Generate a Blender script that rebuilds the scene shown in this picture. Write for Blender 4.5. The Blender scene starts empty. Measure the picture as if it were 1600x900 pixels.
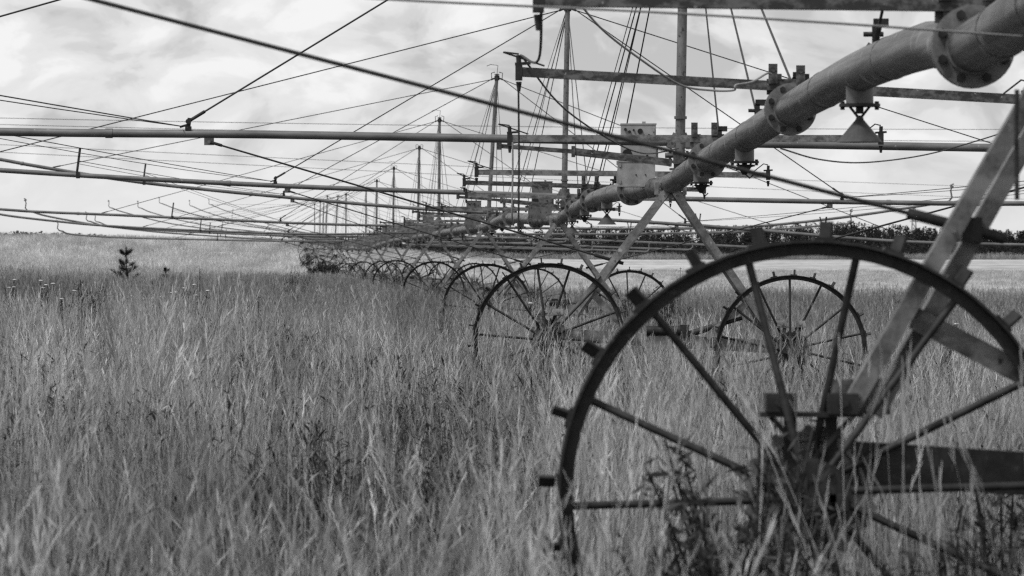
import bpy, math, random
from mathutils import Vector, Matrix, noise as mnoise
R = math.radians
rnd = random.Random(7)
S = bpy.context.scene
COL = S.collection

# ------------------------------------------------------------------ image pixels to world points
# metres; camera at the origin, 1.15 m up, looking along +Y (166 mm lens).
F, EYE = 7400.0, 1.15
def at(u, v, Y):
    """surveyed bearing (u, v of a 1600x900 theodolite plate) at range Y -> point"""
    return Vector(((u - 800.0) / F * Y, Y, EYE + (425.0 - v) / F * Y))

# ------------------------------------------------------------------ mesh helpers
class MB:
    def __init__(s): s.v = []; s.f = []; s.sm = []
    def add(s, vs, fs, smooth=False):
        o = len(s.v); s.v += [tuple(x) for x in vs]
        for f in fs: s.f.append(tuple(i + o for i in f)); s.sm.append(smooth)
    def box(s, c, sz, rot=None):
        c = Vector(c); h = Vector(sz) / 2; vs = []
        for x in (-1, 1):
            for y in (-1, 1):
                for z in (-1, 1):
                    p = Vector((x*h.x, y*h.y, z*h.z))
                    if rot: p = rot @ p
                    vs.append(c + p)
        s.add(vs, [(0,1,3,2),(4,6,7,5),(0,4,5,1),(2,3,7,6),(0,2,6,4),(1,5,7,3)])
    def bar(s, p, q, w, h, up=(0,0,1)):
        p = Vector(p); q = Vector(q); d = (q-p); L = d.length; d.normalize()
        a = Vector(up).cross(d)
        if a.length < 1e-4: a = Vector((1,0,0)).cross(d)
        a.normalize(); b = d.cross(a)
        vs = []
        for c in (p, q):
            for i, j in ((-1,-1),(1,-1),(1,1),(-1,1)): vs.append(c + a*(i*w/2) + b*(j*h/2))
        s.add(vs, [(3,2,1,0),(4,5,6,7),(0,1,5,4),(1,2,6,5),(2,3,7,6),(3,0,4,7)])
    def tube(s, pts, r, n=10, caps=True):
        pts = [Vector(p) for p in pts]; m = len(pts)
        rr = r if isinstance(r, (list, tuple)) else [r]*m
        ref = None; vs = []
        for i in range(m):
            t = (pts[min(i+1, m-1)] - pts[max(i-1, 0)]).normalized()
            if ref is None: ref = Vector((0,0,1)) if abs(t.z) < .9 else Vector((1,0,0))
            a = ref - t*ref.dot(t)
            if a.length < 1e-5: a = t.orthogonal()
            a.normalize(); b = t.cross(a); ref = a
            for k in range(n):
                w = 2*math.pi*k/n
                vs.append(pts[i] + (a*math.cos(w) + b*math.sin(w))*rr[i])
        fs = [(i*n+k, i*n+(k+1) % n, (i+1)*n+(k+1) % n, (i+1)*n+k) for i in range(m-1) for k in range(n)]
        s.add(vs, fs, n > 5)
        if caps:
            s.add(vs[:n], [tuple(range(n-1, -1, -1))]); s.add(vs[-n:], [tuple(range(n))])
    def cyl(s, p, q, r, n=14): s.tube([p, q], r, n)
    def cone(s, p, q, r0, r1, n=18): s.tube([p, q], [r0, r1], n)
    def build(s, name, mat, parent=None, origin=None):
        me = bpy.data.meshes.new(name)
        o = Vector(origin) if origin is not None else Vector((0,0,0))
        me.from_pydata([Vector(x)-o for x in s.v], [], s.f)
        me.polygons.foreach_set('use_smooth', s.sm); me.update()
        if mat: me.materials.append(mat)
        ob = bpy.data.objects.new(name, me); COL.objects.link(ob)
        if parent is not None:
            ob.parent = parent
            par = Vector(WLOC.get(parent.name, (0,0,0)))
            ob.location = o - par
            WLOC[ob.name] = o
        else:
            ob.location = o; WLOC[ob.name] = o
        return ob
WLOC = {}
def thing(name, loc, label, cat, group=None):
    e = bpy.data.objects.new(name, None); COL.objects.link(e)
    e.empty_display_size = .3; e.location = loc; WLOC[e.name] = Vector(loc)
    return tag(e, label, cat, group)
def tag(o, label, cat, group=None, kind=None):
    o['label'] = label; o['category'] = cat
    if group: o['group'] = group
    if kind: o['kind'] = kind
    return o
def place_copy(src, parent, loc):
    c = src.copy(); COL.objects.link(c); c.parent = parent
    c.location = Vector(loc) - WLOC[parent.name]; WLOC[c.name] = Vector(loc)
    for ch in src.children:
        d = ch.copy(); COL.objects.link(d); d.parent = c
    return c

# ------------------------------------------------------------------ materials (everything is grey: the picture is black and white)
def newmat(name):
    m = bpy.data.materials.new(name); m.use_nodes = True
    nt = m.node_tree; b = nt.nodes['Principled BSDF']; return m, nt, b
def metal(name, lo, hi, scale=9, rough=.55, metallic=.0, stretch=(1,1,1), spots=None, bump=.15, thr=(.35,.65)):
    m, nt, b = newmat(name); N = nt.nodes; L = nt.links
    tc = N.new('ShaderNodeTexCoord'); mp = N.new('ShaderNodeMapping'); mp.inputs['Scale'].default_value = stretch
    L.new(tc.outputs['Object'], mp.inputs['Vector'])
    n1 = N.new('ShaderNodeTexNoise'); n1.inputs['Scale'].default_value = scale; n1.inputs['Detail'].default_value = 7; n1.inputs['Roughness'].default_value = .68
    L.new(mp.outputs['Vector'], n1.inputs['Vector'])
    cr = N.new('ShaderNodeValToRGB'); e = cr.color_ramp.elements
    e[0].position = thr[0]; e[0].color = (lo,lo,lo,1); e[1].position = thr[1]; e[1].color = (hi,hi,hi,1)
    L.new(n1.outputs['Fac'], cr.inputs['Fac']); out = cr.outputs['Color']
    if spots:
        n2 = N.new('ShaderNodeTexNoise'); n2.inputs['Scale'].default_value = spots[0]; n2.inputs['Detail'].default_value = 5; n2.inputs['Roughness'].default_value = .6
        L.new(tc.outputs['Object'], n2.inputs['Vector'])
        c2 = N.new('ShaderNodeValToRGB'); c2.color_ramp.elements[0].position = spots[1]; c2.color_ramp.elements[1].position = spots[1]+.06
        L.new(n2.outputs['Fac'], c2.inputs['Fac'])
        mx = N.new('ShaderNodeMixRGB'); L.new(c2.outputs['Color'], mx.inputs['Fac']); L.new(out, mx.inputs['Color1'])
        v = spots[2]; mx.inputs['Color2'].default_value = (v,v,v,1); out = mx.outputs['Color']
    L.new(out, b.inputs['Base Color'])
    b.inputs['Roughness'].default_value = rough; b.inputs['Metallic'].default_value = metallic
    if bump:
        bp = N.new('ShaderNodeBump'); bp.inputs['Strength'].default_value = bump; bp.inputs['Distance'].default_value = .004
        L.new(n1.outputs['Fac'], bp.inputs['Height']); L.new(bp.outputs['Normal'], b.inputs['Normal'])
    return m
M = {}
M['pipe']  = metal('galvanised_pipe', .03, .18, 24, .45, .35, (1,.014,1), (9,.6,.26), .16, (.38,.64))
M['wing']  = metal('wing_pipe_steel', .10, .2, 6, .45, .25, (.4,1,1), (22,.66,.3), .08)
M['dark']  = metal('rusted_dark_steel', .010, .042, 18, .62, .3, (1,1,1), (40,.62,.07), .25)
M['leg']   = metal('weathered_leg_paint', .14, .36, 13, .6, .05, (1,1,1), (11,.62,.5), .2)
M['leg_worn'] = metal('worn_leg_steel', .07, .25, 10, .6, .05, (1,1,1), (8,.66,.42), .25, (.38,.62))
M['beam']  = metal('flaking_beam_paint', .03, .14, 26, .65, .05, (.6,1,1), (38,.66,.40), .25, (.45,.62))
M['beam_pale'] = metal('worn_beam_paint', .07, .24, 22, .6, .05, (.7,1,1), (34,.64,.03), .2, (.4,.6))
M['box']   = metal('pale_box_paint', .22, .37, 7, .5, 0, (1,1,1), (26,.69,.07), .05)
M['box_dim'] = metal('dull_box_paint', .07, .16, 9, .55, 0, (1,1,1), (26,.66,.05), .08)
M['mast']  = metal('flaking_mast_paint', .08, .22, 9, .6, .05, (1,1,.4), (24,.58,.05), .15)
M['cable'] = metal('steel_rope', .015, .035, 60, .6, .3, bump=0)
M['pale_cable'] = metal('faded_cable_sheath', .2, .3, 20, .7, 0, bump=0)
M['flange'] = metal('flange_steel', .09, .25, 14, .5, .2, (1,1,1), (30,.64,.05), .15)
M['hole']  = metal('dark_opening', .008, .012, 5, .8, 0, bump=0)  # near-black colour painted in for the shade inside the box holes
M['gear']  = metal('gear_disc_steel', .13, .24, 10, .6, .15, (1,1,1), (20,.62,.03), .2)
M['valve'] = metal('grimy_valve_casting', .03, .13, 20, .6, .2)
M['cone'] = metal('sooty_cone', .035, .08, 16, .7, .1)
M['white'] = metal('white_petal', .4, .6, 30, .8, bump=0)

# ------------------------------------------------------------------ terrain
def lut(t, x):
    if x <= t[0][0]: return t[0][1]
    for (a, b), (c, d) in zip(t, t[1:]):
        if x <= c:
            k = (x-a)/(c-a); return b + (d-b)*k
    return t[-1][1]
HL = [(0,0),(60,.1),(100,.2),(150,.35),(200,.6),(260,1.3),(335,2.55),(400,3.75),(440,4.1),(520,4.0),(700,3.4),(1400,2.5),(4000,2.5)]
HC = [(0,0),(60,0),(100,.08),(150,.16),(200,.25),(260,.5),(310,1.1),(345,1.7),(400,3.2),(440,3.6),(700,3.7),(1400,5.6),(4000,5.6)]
HR = [(0,0),(100,0),(150,.1),(250,.42),(400,1.05),(1400,4.9),(4000,4.9)]
def sst(x): x = max(0, min(1, x)); return x*x*(3-2*x)
def ground(X, Y):
    Yp = max(Y, 1.0); u = X / max(Yp, 25)
    a, b, c = (sum(lut(T, Y+d) for d in (-14, 0, 14))/3 if Y > 60 else lut(T, Y) for T in (HL, HC, HR))
    if u < -.04: k = sst((u+.115)/.075); z = a + (b-a)*k
    else: k = sst((u+.04)/.065); z = b + (c-b)*k
    fade = 1 - sst((Y-140)/110)
    z += -.055*max(-2.2, min(2.2, X-.35))*fade
    z += .035*mnoise.noise((X*.25, Y*.12, 3.1)) * (1 if Y > 20 else .4)
    return z

def make_ground():
    ys = [-14, -8, -4, -1, 1, 3]
    y = 4.0
    while y < 150: ys.append(y); y += max(.7, y*.03)
    while y < 3500: ys.append(y); y += y*.035
    us = [i/40.0*.6 for i in range(-40, 41)]
    vs = []; fs = []
    for y in ys:
        w = max(y, 25)
        for u in us:
            uu = u*abs(u)*1.3 + u*.35
            X = uu*w; vs.append((X, y, ground(X, y)))
    n = len(us)
    for j in range(len(ys)-1):
        for i in range(n-1): fs.append((j*n+i, j*n+i+1, (j+1)*n+i+1, (j+1)*n+i))
    mb = MB(); mb.add(vs, fs, True)
    m, nt, b = newmat('field_soil'); N = nt.nodes; L = nt.links
    g = N.new('ShaderNodeNewGeometry')
    sx = N.new('ShaderNodeSeparateXYZ'); L.new(g.outputs['Position'], sx.inputs[0])
    def mr(src, a, b_, lo=0., hi=1.):
        q = N.new('ShaderNodeMapRange'); q.clamp = True
        q.inputs[1].default_value = a; q.inputs[2].default_value = b_; q.inputs[3].default_value = lo; q.inputs[4].default_value = hi
        L.new(src, q.inputs[0]); return q.outputs[0]
    def nz(scale, st, det=6):
        mp = N.new('ShaderNodeMapping'); mp.inputs['Scale'].default_value = st; L.new(g.outputs['Position'], mp.inputs['Vector'])
        q = N.new('ShaderNodeTexNoise'); q.inputs['Scale'].default_value = scale; q.inputs['Detail'].default_value = det; q.inputs['Roughness'].default_value = .65
        L.new(mp.outputs['Vector'], q.inputs['Vector']); return q.outputs['Fac']
    def mul(a, b_, op='MULTIPLY'):
        q = N.new('ShaderNodeMath'); q.operation = op
        for k, w in enumerate((a, b_)):
            if isinstance(w, float): q.inputs[k].default_value = w
            else: L.new(w, q.inputs[k])
        return q.outputs[0]
    # mown field: beyond ~145 m and to the right of the machine line
    line = mul(mul(sx.outputs['Y'], -.045), 9.0, 'ADD')
    mask = mul(mr(mul(sx.outputs['X'], line, 'SUBTRACT'), -2, 3), mr(sx.outputs['Y'], 110, 160))
    swath = nz(1.0, (.02,.012,0), 5); fine = nz(1.0, (.42,.035,0), 9)
    stub = mul(mul(mr(swath, .34, .66, .32, .60), mr(fine, .32, .68, .6, 1.25)), 1.0)
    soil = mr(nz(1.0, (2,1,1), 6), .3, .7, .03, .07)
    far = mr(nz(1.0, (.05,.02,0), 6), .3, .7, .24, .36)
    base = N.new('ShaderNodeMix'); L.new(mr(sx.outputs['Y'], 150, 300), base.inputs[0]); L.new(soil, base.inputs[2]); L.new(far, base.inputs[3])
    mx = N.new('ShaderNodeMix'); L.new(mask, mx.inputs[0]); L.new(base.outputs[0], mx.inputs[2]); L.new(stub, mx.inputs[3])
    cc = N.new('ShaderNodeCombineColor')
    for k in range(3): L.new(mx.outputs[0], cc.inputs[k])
    L.new(cc.outputs[0], b.inputs['Base Color']); b.inputs['Roughness'].default_value = 1; b.inputs['Specular IOR Level'].default_value = 0
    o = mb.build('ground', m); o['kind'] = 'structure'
    return o
make_ground()

# ------------------------------------------------------------------ grass
def grassmat(name, tone=.74, pale=True, trans=.35):
    m, nt, b = newmat(name); N = nt.nodes; L = nt.links
    at_ = N.new('ShaderNodeAttribute'); at_.attribute_name = 'tone'
    g = N.new('ShaderNodeNewGeometry'); oi = N.new('ShaderNodeObjectInfo')
    def nz(st, det):
        mp = N.new('ShaderNodeMapping'); mp.inputs['Scale'].default_value = st; L.new(g.outputs['Position'], mp.inputs['Vector'])
        q = N.new('ShaderNodeTexNoise'); q.inputs['Scale'].default_value = 1; q.inputs['Detail'].default_value = det
        L.new(mp.outputs['Vector'], q.inputs['Vector']); return q.outputs['Fac']
    def mr(src, a, b_, lo, hi):
        q = N.new('ShaderNodeMapRange'); q.inputs[1].default_value = a; q.inputs[2].default_value = b_
        q.inputs[3].default_value = lo; q.inputs[4].default_value = hi; L.new(src, q.inputs[0]); return q.outputs[0]
    def mul(a, b_):
        q = N.new('ShaderNodeMath'); q.operation = 'MULTIPLY'
        for k, w in enumerate((a, b_)):
            if isinstance(w, float): q.inputs[k].default_value = w
            else: L.new(w, q.inputs[k])
        return q.outputs[0]
    v = mul(at_.outputs['Fac'], tone)
    v = mul(v, mul(mr(nz((.5,.12,0), 5), .34, .66, .62, 1.4), mr(nz((2.4,.9,0), 3), .34, .66, .78, 1.24)))
    v = mul(v, mr(oi.outputs['Random'], 0, 1, .72, 1.28))
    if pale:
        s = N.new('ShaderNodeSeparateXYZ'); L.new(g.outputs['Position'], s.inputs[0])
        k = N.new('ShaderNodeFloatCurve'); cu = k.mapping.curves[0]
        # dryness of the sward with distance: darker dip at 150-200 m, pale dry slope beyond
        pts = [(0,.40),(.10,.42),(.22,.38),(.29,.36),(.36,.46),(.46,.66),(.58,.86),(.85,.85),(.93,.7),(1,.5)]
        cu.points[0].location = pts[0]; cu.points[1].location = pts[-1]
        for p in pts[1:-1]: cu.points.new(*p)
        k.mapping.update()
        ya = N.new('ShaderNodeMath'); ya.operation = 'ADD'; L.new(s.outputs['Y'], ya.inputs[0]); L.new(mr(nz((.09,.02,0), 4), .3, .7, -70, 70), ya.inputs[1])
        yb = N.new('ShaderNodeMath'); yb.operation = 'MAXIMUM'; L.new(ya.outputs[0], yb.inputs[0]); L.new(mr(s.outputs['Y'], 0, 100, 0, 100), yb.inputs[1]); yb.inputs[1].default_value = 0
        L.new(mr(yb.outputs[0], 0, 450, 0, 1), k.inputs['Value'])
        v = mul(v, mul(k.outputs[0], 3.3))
    cc = N.new('ShaderNodeCombineColor')
    for q in range(3): L.new(v, cc.inputs[q])
    N.remove(b)
    d = N.new('ShaderNodeBsdfDiffuse'); t = N.new('ShaderNodeBsdfTranslucent'); ms = N.new('ShaderNodeMixShader')
    ms.inputs[0].default_value = trans
    L.new(cc.outputs[0], d.inputs['Color']); L.new(cc.outputs[0], t.inputs['Color'])
    L.new(d.outputs[0], ms.inputs[1]); L.new(t.outputs[0], ms.inputs[2]); L.new(ms.outputs[0], N['Material Output'].inputs['Surface'])
    return m
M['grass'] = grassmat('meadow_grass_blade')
M['stubble'] = grassmat('stubble_straw', .85, False, .2)

class Tuft:
    def __init__(s): s.v = []; s.f = []; s.t = []
    def strip(s, pts, ws, tone, ang):
        o = len(s.v); side = Vector((math.cos(ang), math.sin(ang), 0)); n = len(pts)
        for p, w in zip(pts, ws):
            s.v.append(tuple(p - side*w/2)); s.v.append(tuple(p + side*w/2)); s.t += [tone, tone]
        for i in range(n-1): s.f.append((o+2*i, o+2*i+1, o+2*i+3, o+2*i+2))
    def blade(s, r, base, h, w, tone, bend):
        a = r.uniform(0, 2*math.pi); lean = Vector((math.cos(a), math.sin(a), 0))*bend + Vector((.03, 0, 0))
        p0 = Vector(base); pts = []
        for k in (0, .35, .7, 1):
            pts.append(p0 + Vector((0,0,h*(k - .22*bend*k*k))) + lean*h*k*k)
        s.strip(pts, [w*.8, w, w*.7, w*.12], tone, r.uniform(0, math.pi))
        return pts
    def stalk(s, r, base, h, w, tone, plume=.16, pw=1.0):
        a = r.uniform(0, 2*math.pi); b = r.uniform(.03, .26); lean = Vector((math.cos(a), math.sin(a), 0))*b*1.3 + Vector((.03, 0, 0))
        pts = [Vector(base) + Vector((0,0,h*k)) + lean*h*k*k for k in (0, .5, .85, 1)]
        s.strip(pts, [w, w, w*.8, w*.5], tone, r.uniform(0, math.pi))
        if plume:
            top = pts[-1]; d = (pts[-1]-pts[-2]).normalized()
            for i in range(13):
                k = i/13; p = top - d*plume*(1-k)
                q = p + d*plume*.28 + Vector((r.uniform(-1,1), r.uniform(-1,1), r.uniform(-.3,.6)))*plume*.16*(1.1-k)*pw
                s.strip([p, (p+q)/2, q], [.0008, .0034*pw, .001], tone*r.uniform(.9,1.25), r.uniform(0, math.pi))
    def flush(s, name, mat, coll):
        me = bpy.data.meshes.new(name); me.from_pydata(s.v, [], s.f)
        at_ = me.attributes.new('tone', 'FLOAT', 'POINT'); at_.data.foreach_set('value', s.t)
        me.materials.append(mat); ob = bpy.data.objects.new(name, me); coll.objects.link(ob); return ob

def tufts(kind, n, coll, mat):
    for i in range(n):
        r = random.Random(kind + str(i)); T = Tuft()
        def disc(rad):
            a = r.uniform(0, 6.283); q = rad*math.sqrt(r.random()); return (math.cos(a)*q, math.sin(a)*q, -.02)
        if kind == 'leafy':
            for _ in range(130): T.blade(r, disc(.24), r.uniform(.1, .38), r.uniform(.001, .0028), .045+.34*r.random()**2.2, r.uniform(.1, 1.7))
            for _ in range(12): T.blade(r, disc(.24), r.uniform(.3, .58), r.uniform(.001, .002), r.uniform(.25, .6), r.uniform(.05, .6))
        if kind == 'tall':
            for _ in range(80): T.blade(r, disc(.22), r.uniform(.1, .4), r.uniform(.001, .0028), .045+.34*r.random()**2.2, r.uniform(.1, 1.6))
            for _ in range(18): T.stalk(r, disc(.22), r.uniform(.4, .76), .0016, r.uniform(.25, .62), r.uniform(.07, .16), .65)
        if kind == 'herb':
            for _ in range(9):
                b = Vector(disc(.2)); top = b + Vector((r.uniform(-.12,.12), r.uniform(-.12,.12), r.uniform(.18,.5)))
                T.strip([b, (b+top)/2, top], [.003,.003,.002], r.uniform(.05,.16), r.uniform(0,3))
                tn = .03+.13*r.random()**2
                for q in range(16):
                    c = b.lerp(top, r.uniform(.15,1)); d = Vector((r.uniform(-1,1), r.uniform(-1,1), r.uniform(-.25,.8))).normalized()*r.uniform(.025,.085)
                    T.strip([c, c+d*.5+Vector((0,0,.006)), c+d], [.002,.012,.001], tn*r.uniform(.7,1.6), r.uniform(0,6.28))
            for _ in range(30): T.blade(r, disc(.24), r.uniform(.12, .4), r.uniform(.0014, .0035), .035+.36*r.random()**2.6, r.uniform(.2, 1.9))
        if kind == 'plume':
            for _ in range(70): T.blade(r, disc(.24), r.uniform(.1, .4), r.uniform(.001, .0028), .045+.34*r.random()**2.2, r.uniform(.1, 1.7))
            for _ in range(6): T.stalk(r, disc(.24), r.uniform(.5, .8), .002, r.uniform(.3, .6), r.uniform(.13, .2), 1.5)
        if kind == 'far':
            for _ in range(42): T.blade(r, disc(.55), r.uniform(.14, .46), r.uniform(.004, .009), .04+.34*r.random()**2.4, r.uniform(.1, 1.3))
            for _ in range(16): T.stalk(r, disc(.55), r.uniform(.4, .7), .006, r.uniform(.2, .36), .16, 1.8)
        if kind == 'stub':
            for _ in range(46): T.blade(r, disc(.6), r.uniform(.04, .2), r.uniform(.005, .012), r.uniform(.25, .75), r.uniform(.1, .9))
        T.flush('tuft_' + kind, mat, coll)

def scatter(name, label, cat, pts, coll):
    me = bpy.data.meshes.new(name); me.from_pydata([p[0] for p in pts], [], [])
    a = me.attributes.new('rot', 'FLOAT_VECTOR', 'POINT'); a.data.foreach_set('vector', [c for p in pts for c in (p[4]*.5, p[4], p[1])])
    a = me.attributes.new('scl', 'FLOAT_VECTOR', 'POINT'); a.data.foreach_set('vector', [c for p in pts for c in (p[2], p[2], p[5])])
    a = me.attributes.new('pick', 'INT', 'POINT'); a.data.foreach_set('value', [p[3] for p in pts])
    ob = bpy.data.objects.new(name, me); COL.objects.link(ob); tag(ob, label, cat, kind='stuff')
    ng = bpy.data.node_groups.new(name + '_nodes', 'GeometryNodeTree')
    ng.interface.new_socket(name='Geometry', in_out='INPUT', socket_type='NodeSocketGeometry')
    ng.interface.new_socket(name='Geometry', in_out='OUTPUT', socket_type='NodeSocketGeometry')
    N = ng.nodes; L = ng.links
    gi = N.new('NodeGroupInput'); go = N.new('NodeGroupOutput'); ip = N.new('GeometryNodeInstanceOnPoints')
    ci = N.new('GeometryNodeCollectionInfo'); ci.inputs['Collection'].default_value = coll
    ci.inputs['Separate Children'].default_value = True; ci.inputs['Reset Children'].default_value = True
    def na(nm, ty):
        q = N.new('GeometryNodeInputNamedAttribute'); q.data_type = ty; q.inputs['Name'].default_value = nm; return q.outputs['Attribute']
    L.new(gi.outputs[0], ip.inputs['Points']); L.new(ci.outputs[0], ip.inputs['Instance']); ip.inputs['Pick Instance'].default_value = True
    L.new(na('pick', 'INT'), ip.inputs['Instance Index']); L.new(na('rot', 'FLOAT_VECTOR'), ip.inputs['Rotation']); L.new(na('scl', 'FLOAT_VECTOR'), ip.inputs['Scale'])
    L.new(ip.outputs[0], go.inputs[0])
    md = ob.modifiers.new('scatter', 'NODES'); md.node_group = ng
    return ob

def line_x(Y):   # where the machine stands at range Y
    return lut([(0,1.5),(39,1.3),(66,.65),(93,-.54),(120,-1.9),(147,-3),(174,-4.4),(200,-5.8),(254,-9),(308,-12),(420,-18)], Y)
cn = bpy.data.collections.new('near_tufts'); tufts('leafy', 5, cn, M['grass']); tufts('tall', 5, cn, M['grass']); tufts('herb', 4, cn, M['grass']); tufts('plume', 3, cn, M['grass'])
cf = bpy.data.collections.new('far_tufts'); tufts('far', 5, cf, M['grass'])
cs = bpy.data.collections.new('stubble_tufts'); tufts('stub', 4, cs, M['stubble'])
def mk(X, Y, s, pick, hs=1.0, tilt=.12):
    return ((X, Y, ground(X, Y)), rnd.uniform(0, 6.283), s, pick, rnd.uniform(-tilt, tilt), s*hs)
near = []; far = []; stub = []
def kind_pick(x, y, tall):   # children sort by name: herb 0-3, leafy 4-8, plume 9-11, tall 12-16
    q = mnoise.noise((x*.8, y*.35, 21))
    if q > .12 and rnd.random() < .62: return rnd.randrange(0, 4)
    if q < -.3 and rnd.random() < .4: return rnd.randrange(9, 12)
    if rnd.random() < .05: return rnd.randrange(9, 12)
    return rnd.randrange(12, 17) if tall else rnd.randrange(4, 9)
def meadow(X, Y):
    if X < line_x(Y) + 2.2: return True
    lim = 160 + 26*mnoise.noise((X*.15, Y*.03, 1.7)) + (X-line_x(Y))*.3
    return Y < lim - abs(rnd.gauss(0, 34))
Y = 4.2
while Y < 62:
    half = .135*Y + 1.2; step = .31 if Y < 34 else .36
    X = -half
    while X < half:
        x = X + rnd.uniform(-.2, .2); y = Y + rnd.uniform(-.2, .2)
        p = mnoise.noise((x*.5, y*.16, 0))
        tall = rnd.random() < .33 + .9*p
        hs = .88 + .42*mnoise.noise((x*.5, y*.25, 9)) + rnd.uniform(-.16, .2)
        if y < 9: hs *= .84
        elif y < 11.0 and x > .1: hs += .11
        near.append(mk(x, y, rnd.uniform(.9, 1.2), kind_pick(x, y, tall), hs))
        X += step
    Y += step
while Y < 470:
    half = .128*Y + 3; step = .62 if Y < 120 else (.8 if Y < 220 else 1.1)
    X = -half
    while X < half:
        x = X + rnd.uniform(-.5, .5)*step*1.2; y = Y + rnd.uniform(-.5, .5)*step*1.2
        if meadow(x, y):
            hs = .86 + .32*mnoise.noise((x*.22, y*.07, 9)) + rnd.uniform(-.1, .15)
            far.append(mk(x, y, rnd.uniform(.9, 1.25), rnd.randrange(5), hs))
        elif Y > 100 and Y < 460 and rnd.random() < (1 if Y < 200 else .5):
            stub.append(mk(x, y, rnd.uniform(.9, 1.5), rnd.randrange(4), rnd.uniform(.5, 1.5)*(1+.5*mnoise.noise((x*.3, y*.05, 4)))))
        X += step
    Y += step
# unmown strip along the wood's edge
for _ in range(1500):
    x = rnd.uniform(-30, 230); y = rnd.uniform(1290, 1375)
    far.append(mk(x, y, rnd.uniform(2.0, 3.2), rnd.randrange(5), rnd.uniform(.6, 1.2)))
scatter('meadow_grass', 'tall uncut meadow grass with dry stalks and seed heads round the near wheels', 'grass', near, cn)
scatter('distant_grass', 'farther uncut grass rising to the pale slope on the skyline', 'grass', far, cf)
scatter('stubble', 'short pale straw standing on the mown field', 'stubble', stub, cs)

# ------------------------------------------------------------------ wheel (one prototype, later copied)
WR = .62
def wheel_mesh(far=False):
    """rim band in the XZ plane, axle along Y"""
    mb = MB(); n = 72 if not far else 40
    prof = [(-.052, WR-.006), (-.052, WR), (.052, WR), (.052, WR-.006), (.014, WR-.010), (.014, WR-.037), (-.014, WR-.037), (-.014, WR-.010)]
    vs = []; k = len(prof)
    for i in range(n):
        a = 2*math.pi*i/n
        for y, r in prof: vs.append((r*math.cos(a), y, r*math.sin(a)))
    fs = [(i*k+j, i*k+(j+1) % k, ((i+1) % n)*k+(j+1) % k, ((i+1) % n)*k+j) for i in range(n) for j in range(k)]
    mb.add(vs, fs); return mb
def spoke_mb(a, s):
    mb = MB(); d = Vector((math.cos(a), 0, math.sin(a)))
    t = Vector((-d.z, 0, d.x))
    mb.tube([d*.075 + t*.012 + Vector((0, .085*s, 0)), d*(WR-.033)], .0098, 8); return mb
def lug_mb(a, twist=9):
    mb = MB(); rot = Matrix.Rotation(-a, 3, 'Y')
    mb.box(rot @ Vector((WR+.003, 0, .006)), (.008, .085, .05), rot)
    tw = rot @ Matrix.Rotation(R(twist), 3, 'X')
    mb.box(rot @ Vector((WR+.026, -.01, .0)), (.04, .06, .007), tw)
    return mb
def hub_mb():
    mb = MB(); mb.cyl((0,-.15,0), (0,.2,0), .048, 18)
    mb.cyl((0,-.112,0), (0,-.096,0), .088, 24); mb.cyl((0,.078,0), (0,.094,0), .088, 24)
    mb.cyl((0,-.172,0), (0,-.15,0), .03, 14)
    for k in range(6):
        a = k*math.pi/3; p = Vector((math.cos(a)*.07, 0, math.sin(a)*.07))
        mb.cyl(p + Vector((0,-.122,0)), p + Vector((0,-.1,0)), .008, 6)
    mb.box((0,-.135,-.01), (.15, .03, .04))
    return mb
def gear_mb():
    mb = MB(); n = 96; vs = []
    for y in (.105, .135):
        for i in range(n):
            r = .168 if i % 4 in (0, 1) else .154
            a = 2*math.pi*i/n; vs.append((r*math.cos(a), y, r*math.sin(a)))
    mb.add(vs, [(i, (i+1) % n, n+(i+1) % n, n+i) for i in range(n)])
    mb.add(vs[:n], [tuple(range(n))]); mb.add(vs[n:], [tuple(range(n-1, -1, -1))])
    mb.tube([(.135*math.cos(a), .1, .135*math.sin(a)) for a in [2*math.pi*i/40 for i in range(41)]], .007, 6, False)
    return mb
LIB = []; LR = random.Random(3)
def make_wheel(detail, twist=9):
    rim = wheel_mesh(detail < 1)
    if detail < 2:
        for k in range(24): m = lug_mb(R(11.5+15*k)+ LR.uniform(-.012,.012), twist + LR.uniform(-6,6)); rim.add(m.v, m.f)
    if detail < 1:
        for k in range(14):
            m = spoke_mb(R(2.5+25.714*k), 1 if k % 2 else -1); rim.add(m.v, m.f)
        for m in (hub_mb(), gear_mb()): rim.add(m.v, m.f)
    w = rim.build('wheel', M['dark'], None, (0,0,0)); LIB.append(w)
    if detail >= 2:
        for k in range(24): LIB.append(lug_mb(R(11.5+15*k)+ LR.uniform(-.012,.012), twist + LR.uniform(-6,6)).build('lug', M['dark'], w))
    if detail >= 1:
        for k in range(14): LIB.append(spoke_mb(R(2.5+25.714*k), 1 if k % 2 else -1).build('spoke', M['dark'], w))
        LIB.append(hub_mb().build('hub', M['dark'], w)); LIB.append(gear_mb().build('gear_ring', M['gear'], w))
    return w
PROTO = {3: make_wheel(2, 24), 2: make_wheel(2), 1: make_wheel(1), 0: make_wheel(0)}

def copy_wheel(detail, parent, loc, spin):
    c = place_copy(PROTO[detail], parent, loc); c.rotation_euler = (0, spin, 0); return c

# ------------------------------------------------------------------ towers
D0, DS = 11.5, 27.2
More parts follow.
